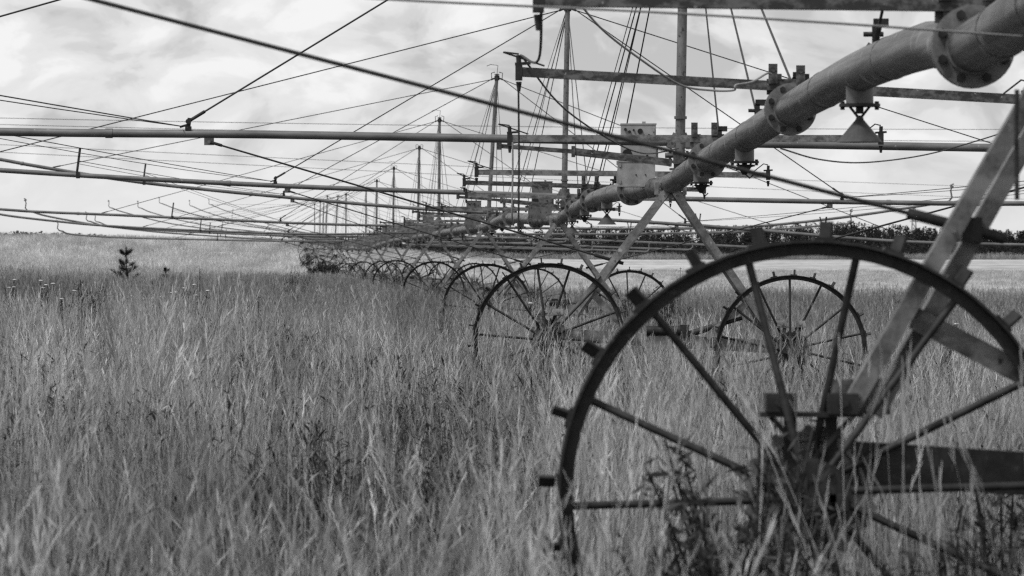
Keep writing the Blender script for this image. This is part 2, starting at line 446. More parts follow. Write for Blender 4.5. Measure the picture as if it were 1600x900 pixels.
# image pixel of the pipe over each tower, lean of the mast (m sideways over 3 m), height of mast top over pipe
TW = [(1714,-35,.02,3.0),(1048,287,.05,3.02),(873,342,.05,3.0),(757,355,.17,3.0),(681,366,.02,2.96),(649,371,.05,2.85),(611,377,.03,2.75),
      (585,385,.03,2.85),(569,388,.02,2.9),(538,387,.02,2.95),(521,382,.2,2.95),(507,377,.12,3.0),(503,376,.06,2.95),(498,374,.05,2.9),(490,373,.0,2.9)]
WINGS = [
 [(-6870,-330),(-3000,-290),(0,-256),(1714,-243),(4000,-215),(8000,-180)],
 [(-1490,160),(-700,190),(0,206),(400,210),(800,217),(1048,222),(1600,232),(2400,246),(3580,255)],
 [(-620,215),(-250,248),(0,266),(250,281),(500,293),(730,301),(873,306),(1080,311),(1350,316),(1600,318),(2000,312),(2370,298)],
 [(-300,180),(-150,215),(0,249),(177,279),(330,297),(500,313),(640,325),(757,332),(1100,353),(1380,376),(1600,383),(1820,388)],
 [(-139,306),(0,327),(184,336),(340,343),(500,350),(681,354),(900,357),(1080,357),(1190,353),(1330,338),(1475,316)],
 [(-20,331),(20,338),(90,346),(169,353),(330,361),(500,366),(649,364),(900,366),(1150,362),(1320,350)],
 [(48,330),(75,338),(148,351),(203,357),(330,364),(480,369),(611,369),(850,373),(1050,380),(1178,386)],
 [(97,361),(112,366),(180,371),(300,374),(450,377),(585,377),(800,380),(950,386),(1075,390)],
 [(141,346),(165,353),(230,361),(350,370),(460,377),(569,380),(800,386),(1008,393)],
 [(154,347),(180,355),(260,364),(370,371),(460,376),(538,379),(740,386),(920,391)],
 [(175,325),(195,332),(270,350),(380,364),(460,371),(521,374),(700,380),(880,378)],
 [(220,325),(240,333),(300,348),(400,362),(507,369),(680,375),(830,368)],
 [(253,318),(280,328),(340,345),(420,358),(503,368),(650,376),(800,366)],
 [(300,322),(330,334),(400,352),(498,366),(640,374),(760,366)],
 [(330,320),(360,332),(420,350),(490,365),(620,372),(710,364)]]
TLAB = [
 'nearest wheeled tower, its big dark blurred wheel standing at the lower right',
 'second wheeled tower from the camera, with the palest tall box beside its mast',
 'third wheeled tower from the camera, its wheels glimpsed through those of the second',
 'fourth wheeled tower from the camera, its mast plainly leaning to the right',
 'fifth wheeled tower from the camera, mast upright with a bent wire on top',
 'sixth wheeled tower from the camera, thicker mast close right of the thinner seventh',
 'seventh wheeled tower from the camera, left wing ending in a short raised hook',
 'eighth wheeled tower from the camera, its left wing drooping lowest along the hill crest',
 'ninth wheeled tower from the camera, slender mast just left of the eighth mast',
 'tenth wheeled tower from the camera, single mast standing apart behind the dark bush',
 'eleventh wheeled tower from the camera, its far mast leaning a little to the right',
 'twelfth wheeled tower from the camera, first of the cluster of far masts',
 'thirteenth wheeled tower from the camera, second mast in the far cluster',
 'fourteenth wheeled tower from the camera, third mast in the far cluster',
 'last wheeled tower of the line, tiny leftmost mast beside the bush']
TY = [D0 + DS*i for i in range(15)]
APEX = [at(u, v, y) for (u, v, a, b), y in zip(TW, TY)]

def interp(pts, x):
    for a, b in zip(pts, pts[1:]):
        if a.x <= x <= b.x:
            return a.lerp(b, (x-a.x)/max(1e-6, b.x-a.x))
    return pts[0] if x < pts[0].x else pts[-1]
def smooth(pts, n=5):
    out = []
    P = [2*pts[0]-pts[1]] + pts + [2*pts[-1]-pts[-2]]
    for i in range(1, len(P)-2):
        p0, p1, p2, p3 = P[i-1:i+3]
        for k in range(n):
            t = k/n
            out.append(.5*((2*p1) + (p2-p0)*t + (2*p0-5*p1+4*p2-p3)*t*t + (3*p1-p0-3*p2+p3)*t**3))
    out.append(pts[-1].copy()); return out

# pipeline axis ---------------------------------------------------------------
PIPE_CTRL = [Vector((1.62,-3,1.86)), Vector((1.56,2.5,1.88)), Vector((1.50,7,1.88)), APEX[0], at(1606,22,13.2), at(1520,73,15), at(1463,68,16.3), at(1400,88,17.8), at(1340,113,19.4), at(1288,141,21.4),
    at(1235,171,24), at(1180,206,26.5), at(1135,233,29.6), at(1105,250,33), at(1076,268,36), APEX[1], at(1018,294,40.4), at(987,298,42), at(955,303,45.5),
    at(925,313,51), at(900,326,59.5), APEX[2], at(838,343,69), at(812,341,74), at(790,341,80), at(772,349,87), APEX[3], at(738,357,96), at(712,361,105), at(697,363,112), APEX[4]] + APEX[5:]
def smooth_y(ctrl):
    return smooth(ctrl, 6)
PATH = smooth_y(PIPE_CTRL)
def pipe_at(Y):
    for a, b in zip(PATH, PATH[1:]):
        if a.y <= Y <= b.y: return a.lerp(b, (Y-a.y)/(b.y-a.y))
    return PATH[0] if Y < PATH[0].y else PATH[-1]

def sag(p, q, s, n=10):
    return [p.lerp(q, k/n) - Vector((0,0,s*4*(k/n)*(1-k/n))) for k in range(n+1)]
PR = .082
TOWERS = []
def build_tower(i):
    u, v, lean, mh = TW[i]; A = APEX[i]; Y = TY[i]; far = i > 6
    half = (.69, .985) if i == 0 else ((.995, .985))
    hubs = []
    for s, hw in ((-1, half[0]), (1, .985)):
        X = A.x + s*hw; hubs.append(Vector((X, Y, ground(X, Y) + WR - .015 + (.022 if i == 0 else 0))))
    base = Vector((A.x, Y, ground(A.x, Y)))
    t = thing('irrigation_tower', base, TLAB[i], 'irrigation tower', 'wheeled towers along the irrigation pipe')
    TOWERS.append(t)
    det = 3 if i == 0 else 2 if i < 4 else (1 if i < 8 else 0)
    for k, h in enumerate(hubs): copy_wheel(det, t, h, R((0 if i == 0 else rnd.uniform(0, 25)) if k == 0 else rnd.uniform(0, 25)))
    legs = []
    for s, h in ((-1, hubs[0]), (1, hubs[1])):
        foot = h + Vector((-s*(.085 if i == 0 else .19), .1, .2))
        top = A + Vector((s*.03, 0, -.05))
        for k, (dx, dy) in enumerate(((0, -.045), (.08 if i == 0 else .034, .06))):
            mb = MB(); o = Vector((-s*dx + s*.02, dy, 0))
            p, q = foot + o, top + o*Vector((.6,1,1)) if False else top + Vector((o.x*.9, o.y, .03*k))
            dn = (q-p).normalized(); side = dn.cross(Vector((0,1,0)))
            mb.bar(p, q, .066, .007, (0,1,0)) if False else mb.bar(p, q, .007, .044 if i == 0 else .05, dn.cross(Vector((1,0,0))))
            mb.bar(p + side*.019*s + Vector((0,-.0255,0)), q + side*.019*s + Vector((0,-.0255,0)), .043 if i == 0 else .06, .006, dn.cross(Vector((0,1,0))).cross(dn))
            if i < 3:
                for kk in (.02, .05, .45, .93, .97):
                    c = p.lerp(q, kk); mb.cyl(c + side*.019*s + Vector((0,-.036,0)), c + side*.019*s + Vector((0,-.02,0)), .007, 6)
                mb.box(p.lerp(q,.035) + Vector((0,.03,0)), (.075,.011,.09)); mb.box(p.lerp(q,.95) + Vector((0,.03,0)), (.07,.011,.08))
            mb.build('leg', M['leg' if i else 'leg_worn'], t, p)
            legs.append((p, q))
        # bolted bearing bracket over the hub
        mb = MB(); mb.box(h + Vector((-.05, .085, .1)), (.03, .012, .2)); mb.box(h + Vector((.05, .085, .1)), (.03, .012, .2))
        mb.box(h + Vector((-.075, .06, .225)), (.075, .1, .045)); mb.box(h + Vector((.075*1, .06, .222)), (.075, .1, .05)); mb.box(h + Vector((0, .07, .195)), (.25, .09, .012))
        for sg in (-1, 1): mb.bar(h + Vector((sg*.1,.05,.19)), h + Vector((-sg*.02,.06,.06)), .016, .012); mb.cyl(h + Vector((sg*.075,-.002,.226)), h + Vector((sg*.075,.02,.226)), .014, 6)
        mb.build('bracket', M['leg'] if i else M['dark'], t, h + Vector((0,.1,.2)))
    for k, (s, h) in enumerate(((-1, hubs[0]), (1, hubs[1]))):
        p = legs[0 if k == 0 else 2][0].lerp(legs[0 if k == 0 else 2][1], .25 if i == 0 else .2)
        mid = hubs[0].lerp(hubs[1], .5)
        q = mid + Vector((s*(.3 if i else -.05), .03, .06 if i else .15))
        mb = MB(); mb.bar(p + Vector((0,.02,0)), q, .007, .055, (0,0,1)); mb.bar(p + Vector((0,.045,.02)), q + Vector((0,.025,.02)), .05, .006, (0,0,1)); mb.build('brace', M['leg' if i else 'beam_pale'], t, p)
    mb = MB(); bz = .075 if i == 0 else .03; a = hubs[0] + Vector((.1, .1, bz)); b = hubs[1] + Vector((-.1, .1, bz))
    mb.bar(a, b, .006, .105, (0,0,1)); mb.bar(a + Vector((0,.03,.05)), b + Vector((0,.03,.05)), .055, .006); mb.bar(a + Vector((0,.03,-.05)), b + Vector((0,.03,-.05)), .055, .006)
    mb.build('axle_beam', M['leg'] if i else M['dark'], t, a)
    # drive gear: motor on the beam, slanting shaft
    c = hubs[0].lerp(hubs[1], .5) + Vector((-.05, .1, .115))
    mb = MB(); mb.cyl(c + Vector((-.14,0,0)), c + Vector((.14,0,0)), .042, 16); mb.box(c + Vector((.17,0,0)), (.07,.1,.1)); mb.box(c + Vector((0,0,.045)), (.09,.06,.03))
    mb.build('drive_motor', M['dark'], t, c)
    mb = MB(); p = c + Vector((.2,0,-.03)); q = hubs[1] + Vector((-.4, .02, .27)); mb.tube([p, q], .016, 8); mb.tube([p, p.lerp(q,.45)], .026, 8); mb.build('drive_shaft', M['dark'], t, p)
    # head: saddle, valve, mast base
    mb = MB()
    mb.box(A + Vector((0,0,-.1)), (.2,.1,.035)); mb.box(A + Vector((-.115,.02,-.04)), (.03,.09,.1)); mb.box(A + Vector((.115,.02,-.04)), (.03,.09,.1))
    mb.build('saddle', M['leg'], t, A)
    m0 = A + Vector((.075, .03, .08)); wz = .33
    mb = MB(); mb.cyl(m0, m0 + Vector((0,0,.11)), .05, 16); mb.cyl(m0 + Vector((0,0,.09)), m0 + Vector((0,0,.11)), .085, 20); mb.cyl(m0 + Vector((0,0,.03)), m0 + Vector((0,0,.048)), .085, 20)
    mb.cyl(m0 + Vector((-.12,0,.15)), m0 + Vector((.24,0,.16)), .02, 10); mb.cyl(m0 + Vector((.05,0,.15)), m0 + Vector((.07,0,.15)), .04, 12)
    mb.cyl(m0 + Vector((.17,0,.02)), m0 + Vector((.17,0,.2)), .012, 8); mb.cyl(m0 + Vector((-.08,0,.06)), m0 + Vector((-.08,0,.2)), .012, 8)
    mb.box(m0 + Vector((.26,0,.16)), (.06,.05,.06)); mb.box(m0 + Vector((-.03,-.06,.13)), (.05,.04,.1)); mb.box(m0 + Vector((.09,-.05,.21)), (.09,.03,.018))
    mb.tube([m0 + Vector((.22,0,.02)), m0 + Vector((.22,0,.26)), m0 + Vector((.20,0,.29))], .006, 6); mb.tube([m0 + Vector((.29,0,.1)), m0 + Vector((.29,0,.28)), m0 + Vector((.31,0,.31))], .006, 6)
    mb.build('valve', M['valve'], t, m0)
    mtop = A + Vector((.075+lean, .03, mh)); mbot = m0 + Vector((0,0,.11))
    mb = MB(); mb.tube([mbot, mbot.lerp(mtop,.35), mbot.lerp(mtop,.7), mtop], [.041,.04,.037,.034], 14)
    for k in (.0, .12): mb.tube([mbot.lerp(mtop,k), mbot.lerp(mtop,k+.008)], .052, 14)
    for s in (-1, 1): mb.bar(mbot + Vector((s*.09,0,.1)), mbot + Vector((s*.03,0,.22)), .02, .05)
    mb.box(mbot + Vector((0,0,.13)), (.2,.03,.06))
    mast = mb.build('mast', M['mast'], t, mbot)
    mb = MB(); mb.cyl(mtop + Vector((0,0,-.11)), mtop + Vector((0,0,-.02)), .05, 14)
    for s in (-1, 1):
        mb.bar(mtop + Vector((s*.04,0,-.07)), mtop + Vector((s*.12,0,-.1)), .03, .03); mb.tube([mtop + Vector((s*.1,0,-.09)), mtop + Vector((s*.11,0,.03)), mtop + Vector((s*.04,0,.05))], .008, 6)
    for s in (-1, 1): mb.bar(mtop + Vector((0,s*.04,-.07)), mtop + Vector((0,s*.12,-.1)), .03, .03)
    mb.cyl(mtop, mtop + Vector((0,0,.012)), .05, 14)
    mb.build('collar', M['dark'], mast, mtop)
    if i in (3, 4, 6, 9):
        mb = MB(); mb.tube([mtop, mtop + Vector((.02,0,.18)), mtop + Vector((-.12,0,.2)), mtop + Vector((-.2,0,.17)) ], .006, 6); mb.build('bent_wire', M['cable'], mast, mtop)
    # control box behind the tower, standing on the pipe
    pb = pipe_at(Y+1.7); bx = Vector((A.x - .235, Y+1.6, 0)); z0 = max(pb.z + .02, A.z - .03) + (.09 if i == 0 else 0)
    bm = M['box'] if i == 1 else M['box_dim']
    mb = MB(); h1, h2 = .21, .30
    mb.box(bx + Vector((-.005,0,z0+h1/2)), (.315,.26,h1)); mb.box(bx + Vector((.012,.0,z0+h1+.004+h2/2)), (.295,.24,h2))
    mb.box(bx + Vector((.012,0,z0+h1+h2+.01)), (.305,.25,.012)); mb.box(bx + Vector((.06,0,z0+h1+h2+.024)), (.03,.03,.022))
    mb.box(bx + Vector((-.005,0,z0-.006)), (.33,.28,.012))
    mb.box(bx + Vector((-.165,-.1,z0+.19)), (.02,.03,.035)); mb.box(bx + Vector((-.165,-.1,z0+.06)), (.02,.03,.09)); mb.box(bx + Vector((.165,-.05,z0+.25)), (.03,.04,.13))
    for zz in (.03, .17, .24, .47): mb.box(bx + Vector((.14 if zz > .2 else -.145, -.128 if zz > .2 else -.133, z0+zz)), (.016,.012,.03))
    mb.box(bx + Vector((-.005,-.132,z0+h1-.008)), (.31,.006,.01)); mb.box(bx + Vector((.012,-.123,z0+h1+.012)), (.29,.006,.008))
    cb = mb.build('control_box', bm, t, bx + Vector((0,0,z0)))
    for hx, hz, hr in ((.025,.46,.022),(-.02,.29,.0) if False else (-.085,.265,.042),(-.1,.475,.012),(-.065,.455,.012),(-.03,.47,.008),(.085,.25,.01),(-.01,.09,.006),(.07,.09,.006),(.1,.43,.006)):
        mb = MB(); c = bx + Vector((hx, -.131, z0+hz)); mb.cyl(c + Vector((0,-.006,0)), c + Vector((0,.02,0)), hr, 16); mb.build('port', M['hole'], cb, c)  # solid black plug, slightly proud; its colour stands in for a hole's shade
    # lever arm on the left of the head
    l0 = A + Vector((-1.4,-.3,.3)); l1 = A + Vector((-.8,-.3,.255)); l2 = A + Vector((.0,-.25,.165))
    mb = MB(); mb.bar(l1, l2, .035, .06); mb.bar(l0, l1, .025, .035); mb.box(l0, (.04,.05,.06)); mb.box(l1, (.03,.05,.09)); mb.build('lever_arm', M['beam'], t, l1)
    # wings
    W = smooth([at(a, b, Y + .12) for a, b in WINGS[i]], 4)
    def wp(d): return interp(W, A.x + d)
    wr = .034
    for s in (-1, 1):
        pts = [p for p in W if (p.x - A.x)*s > .05]
        pts = ([wp(0.0)] + pts) if s > 0 else (pts + [wp(0.0)])
        mb = MB(); mb.tube(pts, wr, 12)
        tip = pts[-1] if s > 0 else pts[0]
        for d in (4.6, 9.1):   # welded joints
            q = wp(s*d); mb.tube([q - Vector((.03,0,0)), q + Vector((.03,0,0))], wr+.006, 12)
        wing = mb.build('wing_pipe', M['wing'], t, wp(s*.05))
        mb = MB(); mb.tube([tip, tip + Vector((s*.12,0,.02)), tip + Vector((s*.2,0,.12)), tip + Vector((s*.17,0,.3)), tip + Vector((s*.2,0,.38))], [.03,.028,.024,.022,.016], 8)
        mb.box(tip + Vector((s*.2,0,.4)), (.09,.05,.05)); mb.cyl(tip + Vector((s*.16,0,.43)), tip + Vector((s*.25,0,.47)), .018, 8); mb.build('nozzle', M['wing'], wing, tip)
        # clamp with turnbuckle at 3.95 m, tab below, post at 6.7 m
        c = wp(s*3.95); mb = MB(); mb.box(c + Vector((0,0,.045)), (.05,.06,.03)); mb.bar(c + Vector((0,0,.04)), c + Vector((-s*.01,0,.13)), .03, .03); mb.cyl(c + Vector((0,-.03,.1)), c + Vector((0,.03,.1)), .022, 10)
        mb.bar(c + Vector((s*.07,0,.055)), c + Vector((-s*.0,0,.075)), .02, .018); mb.build('clamp', M['dark'], wing, c)
        d = wp(s*3.78); mb = MB(); mb.box(d + Vector((0,0,-.06)), (.08,.012,.065)); mb.cyl(d + Vector((0,-.02,-.065)), d + Vector((0,.02,-.065)), .014, 8); mb.build('tab', M['wing'], wing, d)
        e = wp(s*6.7); mb = MB(); mb.tube([e + Vector((-.02,0,0)), e + Vector((.03,0,.38))], .017, 6)
        if s > 0: mb.tube([e + Vector((.0,0,0)), e + Vector((-.1,0,.38))], .014, 6)
        mb.box(e, (.05,.09,.09)); post = mb.build('post', M['dark'], wing, e)
        cr = .0055 if i == 0 else .0075
        for dd in (3.95, 8.5):
            tgt = wp(s*dd) + Vector((0,0,.1 if dd < 5 else .03)); att = mtop + Vector((s*.12,0,-.1))
            mb = MB(); mb.tube([att, tgt], cr, 6)
            cab = mb.build('stay_cable', M['cable'], t, tgt)
            dn = (att-tgt).normalized(); mb = MB(); mb.tube([tgt, tgt + dn*.16], .014, 7); mb.build('turnbuckle', M['dark'], cab, tgt)
        # counter stay from the tab down to the leg
        lp, lq = legs[1 if s < 0 else 3]; foot = lp.lerp(lq, .43 if i == 0 else .42) + Vector((0,-.06,0))
        src = d + Vector((0,0,-.065)); dn = (src-foot).normalized()
        mb = MB(); mb.tube([src, foot], cr, 6); cab = mb.build('stay_cable', M['cable'], t, foot)
        mb = MB(); mb.tube([foot - dn*.085, foot + dn*.16], .014, 8); mb.box(foot, (.05,.06,.06)); mb.build('turnbuckle', M['dark'], cab, foot)
        mb = MB(); mb.tube([src, src - dn*.11], .013, 7); mb.build('end_fitting', M['dark'], cab, src)
        # light wires out to the neighbouring wing
        if i + 1 < len(TW):
            W2 = smooth([at(a, b, TY[i+1]+.12) for a, b in WINGS[i+1]], 4); q = interp(W2, APEX[i+1].x + s*3.95) + Vector((-s*-.05,0,.06))
            mb = MB(); mb.tube(sag(e + Vector((.0,0,.06 if i == 0 else .2)), q, .02), .005, 5); mb.tube(sag(e + Vector((.0,0,.03 if i == 0 else .16)), q, .05), .004, 5)
            mb.build('tie_wire', M['cable'], t, e)
    # hangers from mast head to the pipe in both spans
    for dy in ((7.4,) if i == 0 else ((-14.6, -11.9, -7.2, 6.6, 12.2, 17.5) if i == 1 else (-11.9, -6.6, 6.6, 12.2))):
        if Y + dy > PATH[-1].y: continue
        q = pipe_at(Y+dy) + Vector((.03, 0, PR+.02)); att = mtop + Vector((.0, .12 if dy > 0 else -.12, -.1))
        mb = MB(); mb.tube([att, q], .0065, 6)
        if 6 < dy < 13 and 0 < i < 5: mb.tube([att + Vector((-.02,0,0)), q + Vector((-.12,0,.1))], .0045, 5)
        cab = mb.build('hanger_cable', M['cable'], t, q)
        dn = (att-q).normalized(); mb = MB(); mb.tube([q + dn*.03, q + dn*.16], .012, 7)
        mb.box(q + Vector((0,0,.03)), (.03,.03,.07)); mb.box(q + Vector((.02,0,.075)), (.06,.03,.035)); mb.cyl(q + Vector((-.05,0,.03)), q + Vector((.03,0,.03)), .01, 8); mb.build('clamp', M['dark'], cab, q)
for i in range(len(TW)): build_tower(i)
for o in LIB: bpy.data.objects.remove(o)

# ------------------------------------------------------------------ pipe spans
BEAMUP = {0: .135, 1: .115, 2: .15}
BEAMTILT = {0: .012, 1: .055, 2: .0, 3: .01, 4: .03, 5: .02}
ORD = ['first','second','third','fourth','fifth','sixth','seventh','eighth','ninth','tenth','eleventh','twelfth','thirteenth','fourteenth']
SL = ['galvanised pipe span rising out of the picture past the nearest tower at the upper right',
      'thick galvanised pipe span between the nearest and second towers, with a cone sprinkler hanging below',
      'galvanised pipe span passing under the palest box, between the second and third towers']
def span(k, y0, y1, label):
    root = pipe_at(y0); t = thing('pipe_span', root, label, 'pipe', 'spans of the irrigation pipe')
    js = sorted([y0] + [y for y in (15+9*j for j in range(0, 50)) if y0 < y < y1] + [y1])
    pipe = None
    for a, b in zip(js, js[1:]):
        n = max(3, int((b-a)/.7)); pts = [pipe_at(a + (b-a)*q/n) for q in range(n+1)]
        mb = MB(); mb.tube(pts, PR, 28 if y0 < 70 else 14)
        for q in (.33, .7):
            p = pipe_at(a+(b-a)*q); d = (pipe_at(a+(b-a)*q+.01)-pipe_at(a+(b-a)*q-.01)).normalized(); mb.tube([p-d*.008, p+d*.008], PR+.0025, 28)
        pipe = mb.build('pipe_section', M['pipe'], t, pts[0])
        if b != y1:
            c = pts[-1]; d = (pts[-1]-pts[-2]).normalized()
            mb = MB(); mb.tube([c-d*.034, c-d*.012], .132, 36); mb.tube([c+d*.012, c+d*.034], .132, 36); mb.tube([c-d*.05, c+d*.05], PR+.008, 28)
            fl = mb.build('flange', M['flange'], pipe, c)
            ax = d.cross(Vector((0,0,1))).normalized(); ay = ax.cross(d)
            if b < 70:
                for q in range(8):
                    w = math.pi/8 + q*math.pi/4; p = c + (ax*math.cos(w) + ay*math.sin(w))*.108
                    mb = MB(); mb.tube([p-d*.05, p+d*.05], .011, 6); mb.tube([p-d*.056, p-d*.034], .015, 6)
                    mb.build('bolt', M['dark'], pipe, p)
            # cross beam on the joint
            j = round((b-15)/9); sl = BEAMTILT.get(j, .015*math.sin(j*2.1)); hl, hr_ = 1.366, 1.2
            cc = c + Vector((0,0,BEAMUP.get(j, .15))); L = cc + Vector((-hl,0,hl*sl)); Rr = cc + Vector((hr_,0,-hr_*sl))
            mb = MB(); mb.bar(L, Rr, .045, .048)
            mb.box(c + Vector((-.07,0,.13)), (.05,.03,.1)); mb.box(c + Vector((.07,0,.13)), (.05,.03,.1)); mb.box(c + Vector((0,.005,.115)), (.24,.012,.08))
            beam = mb.build('cross_beam', M['beam' if j in (0,1,4,7) else 'beam_pale'], t, cc)
            for x in (-.09, .05):
                mb = MB(); q = cc + Vector((x,-.03,.06 - x*sl)); mb.box(q, (.045,.012,.1)); mb.cyl(q + Vector((0,-.012,.02)), q + Vector((0,.01,.02)), .012, 8); mb.build('tab', M['beam'], beam, q)
            for e, s in ((L, -1), (Rr, 1)):
                mb = MB(); mb.box(e + Vector((s*.01,0,-.003)), (.036,.05,.08)); mb.cyl(e + Vector((s*.01,0,.04)), e + Vector((s*.012,0,.085)), .013, 8); mb.bar(e + Vector((-.03,0,.04)), e + Vector((.05,0,.045)), .03, .014)
                mb.cone(e + Vector((s*.01,0,-.05)), e + Vector((s*.01,0,-.1)), .015, .008, 8); mb.tube([e + Vector((s*.01,0,.09)), e + Vector((s*.03-.06,0,.1)), e + Vector((-s*.12,0,.03))], .005, 5)
                mb.build('end_clamp', M['dark'], beam, e)
            if j == 1:
                mb = MB(); e = L + Vector((-.012,0,-.09)); mb.tube([e, e + Vector((.003,0,-.35)), e + Vector((0,0,-.72))], .005, 6); mb.build('hanging_rope', M['cable'], beam, e)
    # sprinkler outlets
    for dy, cone in ((7.8, True), (16.0, False), (22.5, k % 2 == 1)):
        if y0 + dy >= y1 - .5 or (k < 0): continue
        c = pipe_at(y0+dy); zb = c.z - PR; b = Vector((c.x, c.y, zb))
        mb = MB(); mb.cyl(b + Vector((0,0,.045)), b + Vector((0,0,-.05)), .056, 20)
        sp = mb.build('outlet', M['box_dim'], t, b)
        mb = MB(); mb.cyl(b + Vector((0,0,-.05)), b + Vector((0,0,-.062)), .084, 24)
        for s in (-1, 1): mb.bar(b + Vector((s*.04,0,-.062)), b + Vector((s*.004,0,-.108)), .016, .01); mb.cyl(b + Vector((s*.07,0,-.075)), b + Vector((s*.07,0,-.04)), .009, 6)
        mb.box(b + Vector((0,0,-.075)), (.03,.03,.03)); mb.build('outlet_flange', M['dark'], sp, b)
        if cone:
            mb = MB(); mb.tube([b + Vector((0,0,-.098)), b + Vector((0,0,-.115)), b + Vector((0,0,-.2)), b + Vector((0,0,-.207))], [.012,.017,.088,.095], 24)
            mb.build('cone_nozzle', M['cone'], sp, b)
        else:
            mb = MB(); mb.bar(b + Vector((-.05,0,-.1)), b + Vector((.06,0,-.075)), .012, .012); mb.cone(b + Vector((0,0,-.07)), b + Vector((0,0,-.13)), .05, .012, 12); mb.tube([b + Vector((.0,0,-.12)), b + Vector((.03,0,-.15)), b + Vector((.05,0,-.13))], .005, 5); mb.build('bracket', M['dark'], sp, b)
        if y0 < 40 and cone:
            mb = MB(); p = c + Vector((.06,0,PR)); mb.tube([p - Vector((.04,0,0)), p + Vector((-.02,0,.03)), p + Vector((0,0,.02)), p + Vector((0,0,.07))], .008, 6); mb.build('vent_hook', M['dark'], t, p)
span(-1, -3, TY[0], SL[0])
for k in range(14):
    lab = SL[k+1] if k < 2 else f'galvanised pipe span between the {ORD[k]} and {ORD[k+1] if k < 13 else "last"} wheeled towers counted from the camera'
    span(k, TY[k], TY[k+1], lab)

# ------------------------------------------------------------------ loose cables near the camera
def loose(name, label, pts, r, mat, cat='cable'):
    mb = MB(); mb.tube(smooth([Vector(p) for p in pts], 8), r, 7); return tag(mb.build(name, M[mat], None, pts[0]), label, cat)
Lj = {}
for j in range(0, 4):
    y = 15+9*j; Lj[j] = pipe_at(y) + Vector((-1.366, 0, .2 + 1.366*BEAMTILT.get(j, 0)))
loose('loose_cable', 'short dark cable drooping between the ends of the two nearest cross beams', [Lj[0], Lj[0].lerp(Lj[1], .5) - Vector((-.04,0,.14)), Lj[1]], .0055, 'cable')
loose('loose_cable', 'dark cable sagging from the lower cross beam end to the pale control box', [Lj[1], at(880,168,27), at(960,222,32), at(1010,240,36), at(1060,232,38.2)], .0055, 'cable')
loose('loose_cable', 'faded grey cable with a kink hanging behind the second cross beam', [at(893,-10,22), at(940,45,22.5), at(1000,92,23), at(1062,132,23.3), at(1110,141,23.4), at(1146,141,23.4), at(1150,133,23.4), at(1175,128,23.6), at(1198,115,23.9), at(1205,116,23.95)], .0055, 'pale_cable')
loose('loose_cable', 'blurred near wire crossing the top of the picture in front of the thick pipe', [at(300,-22,12), at(625,0,12.2), at(1000,18,12.4), at(1300,36,12.6), at(1610,58,12.8), at(1700,64,12.9)], .0035, 'pale_cable')
loose('loose_cable', 'light cord hanging straight down beside the end of the long middle cross beam', [at(801,222,32.8), at(801,270,32.8), at(800,330,32.8), at(802,352,32.9)], .0065, 'pale_cable')
loose('loose_cable', 'dark rod hanging beside the leg of the nearest tower at the right edge', [at(1589,140,11.3), at(1588,210,11.3), at(1589,312,11.3)], .006, 'dark', 'rod')
loose('loose_cable', 'dark cable sagging low between the cross beams right of the cone sprinkler', [at(1220,232,24.3), at(1280,249,26), at(1350,254,28), at(1440,243,30), at(1520,222,31), at(1600,196,32), at(1700,160,33)], .0045, 'cable')

# ------------------------------------------------------------------ overhead power line
def pole(P, h, label):
    t = thing('utility_pole', P, label, 'utility pole')
    mb = MB(); mb.tube([P, P + Vector((0,0,h*.5)), P + Vector((0,0,h))], [.16,.13,.1], 12); mb.build('pole', M['leg'], t, P)
    mb = MB(); mb.bar(P + Vector((0,-.9,h-.3)), P + Vector((0,.9,h-.3)), .1, .12); mb.build('cross_arm', M['dark'], t, P)
wires = [((-200,180,260),(1800,202,300)),((-200,189,262),(1800,222,302)),((-200,216,264),(1800,300,440)),((-200,227,266),(1800,318,442))]
wl = ['topmost thin overhead wire crossing the whole sky','second thin overhead wire just below the topmost one','third thin overhead wire, slanting down to the right','lowest thin overhead wire, slanting down beneath the third']
for (a, b), l in zip(wires, wl):
    mb = MB(); mb.tube(sag(at(*a), at(*b), .25, 16), .016, 5, False); tag(mb.build('overhead_wire', M['cable'], None, at(*a)), l, 'wire', 'overhead power line wires')
for u, y, h, l in ((-200,263,9.8,'wooden pole carrying the left ends of the overhead wires'),(1800,301,10.0,'wooden pole carrying the right ends of the upper overhead wires'),(1800,441,8.4,'distant wooden pole carrying the lower overhead wires')):
    P = at(u, 425, y); P.z = ground(P.x, P.y); 
    hz = {263: at(-200,180,263).z, 301: at(1800,202,301).z, 441: at(1800,300,441).z}[y] + .3
    pole(P, hz - P.z, l)

# lattice pylon over the wood
P = at(1428, 400, 1700); P.z = 5; H = EYE + (425-322)/F*1700 - 5
t = thing('lattice_pylon', P, 'tiny lattice pylon rising above the distant wood at the right', 'pylon')
mb = MB()
for sx in (-1, 1):
    for sy in (-1, 1): mb.tube([P + Vector((sx*1.4, sy*1.4, 0)), P + Vector((sx*.3, sy*.3, H))], .2, 5)
for k in range(10):
    z0, z1 = H*k/10, H*(k+1)/10; w0, w1 = 1.4-1.15*k/10, 1.4-1.15*(k+1)/10; s = 1 if k % 2 else -1
    for yy in (-1, 1): mb.tube([P + Vector((-s*w0, yy*w0, z0)), P + Vector((s*w1, yy*w1, z1))], .12, 4)
mb.build('lattice_mast', M['leg'], t, P)
mb = MB()
for z in (.72, .86): mb.bar(P + Vector((-1.5,0,H*z)), P + Vector((1.5,0,H*z)), .25, .25)
mb.build('cross_arm', M['leg'], t, P)

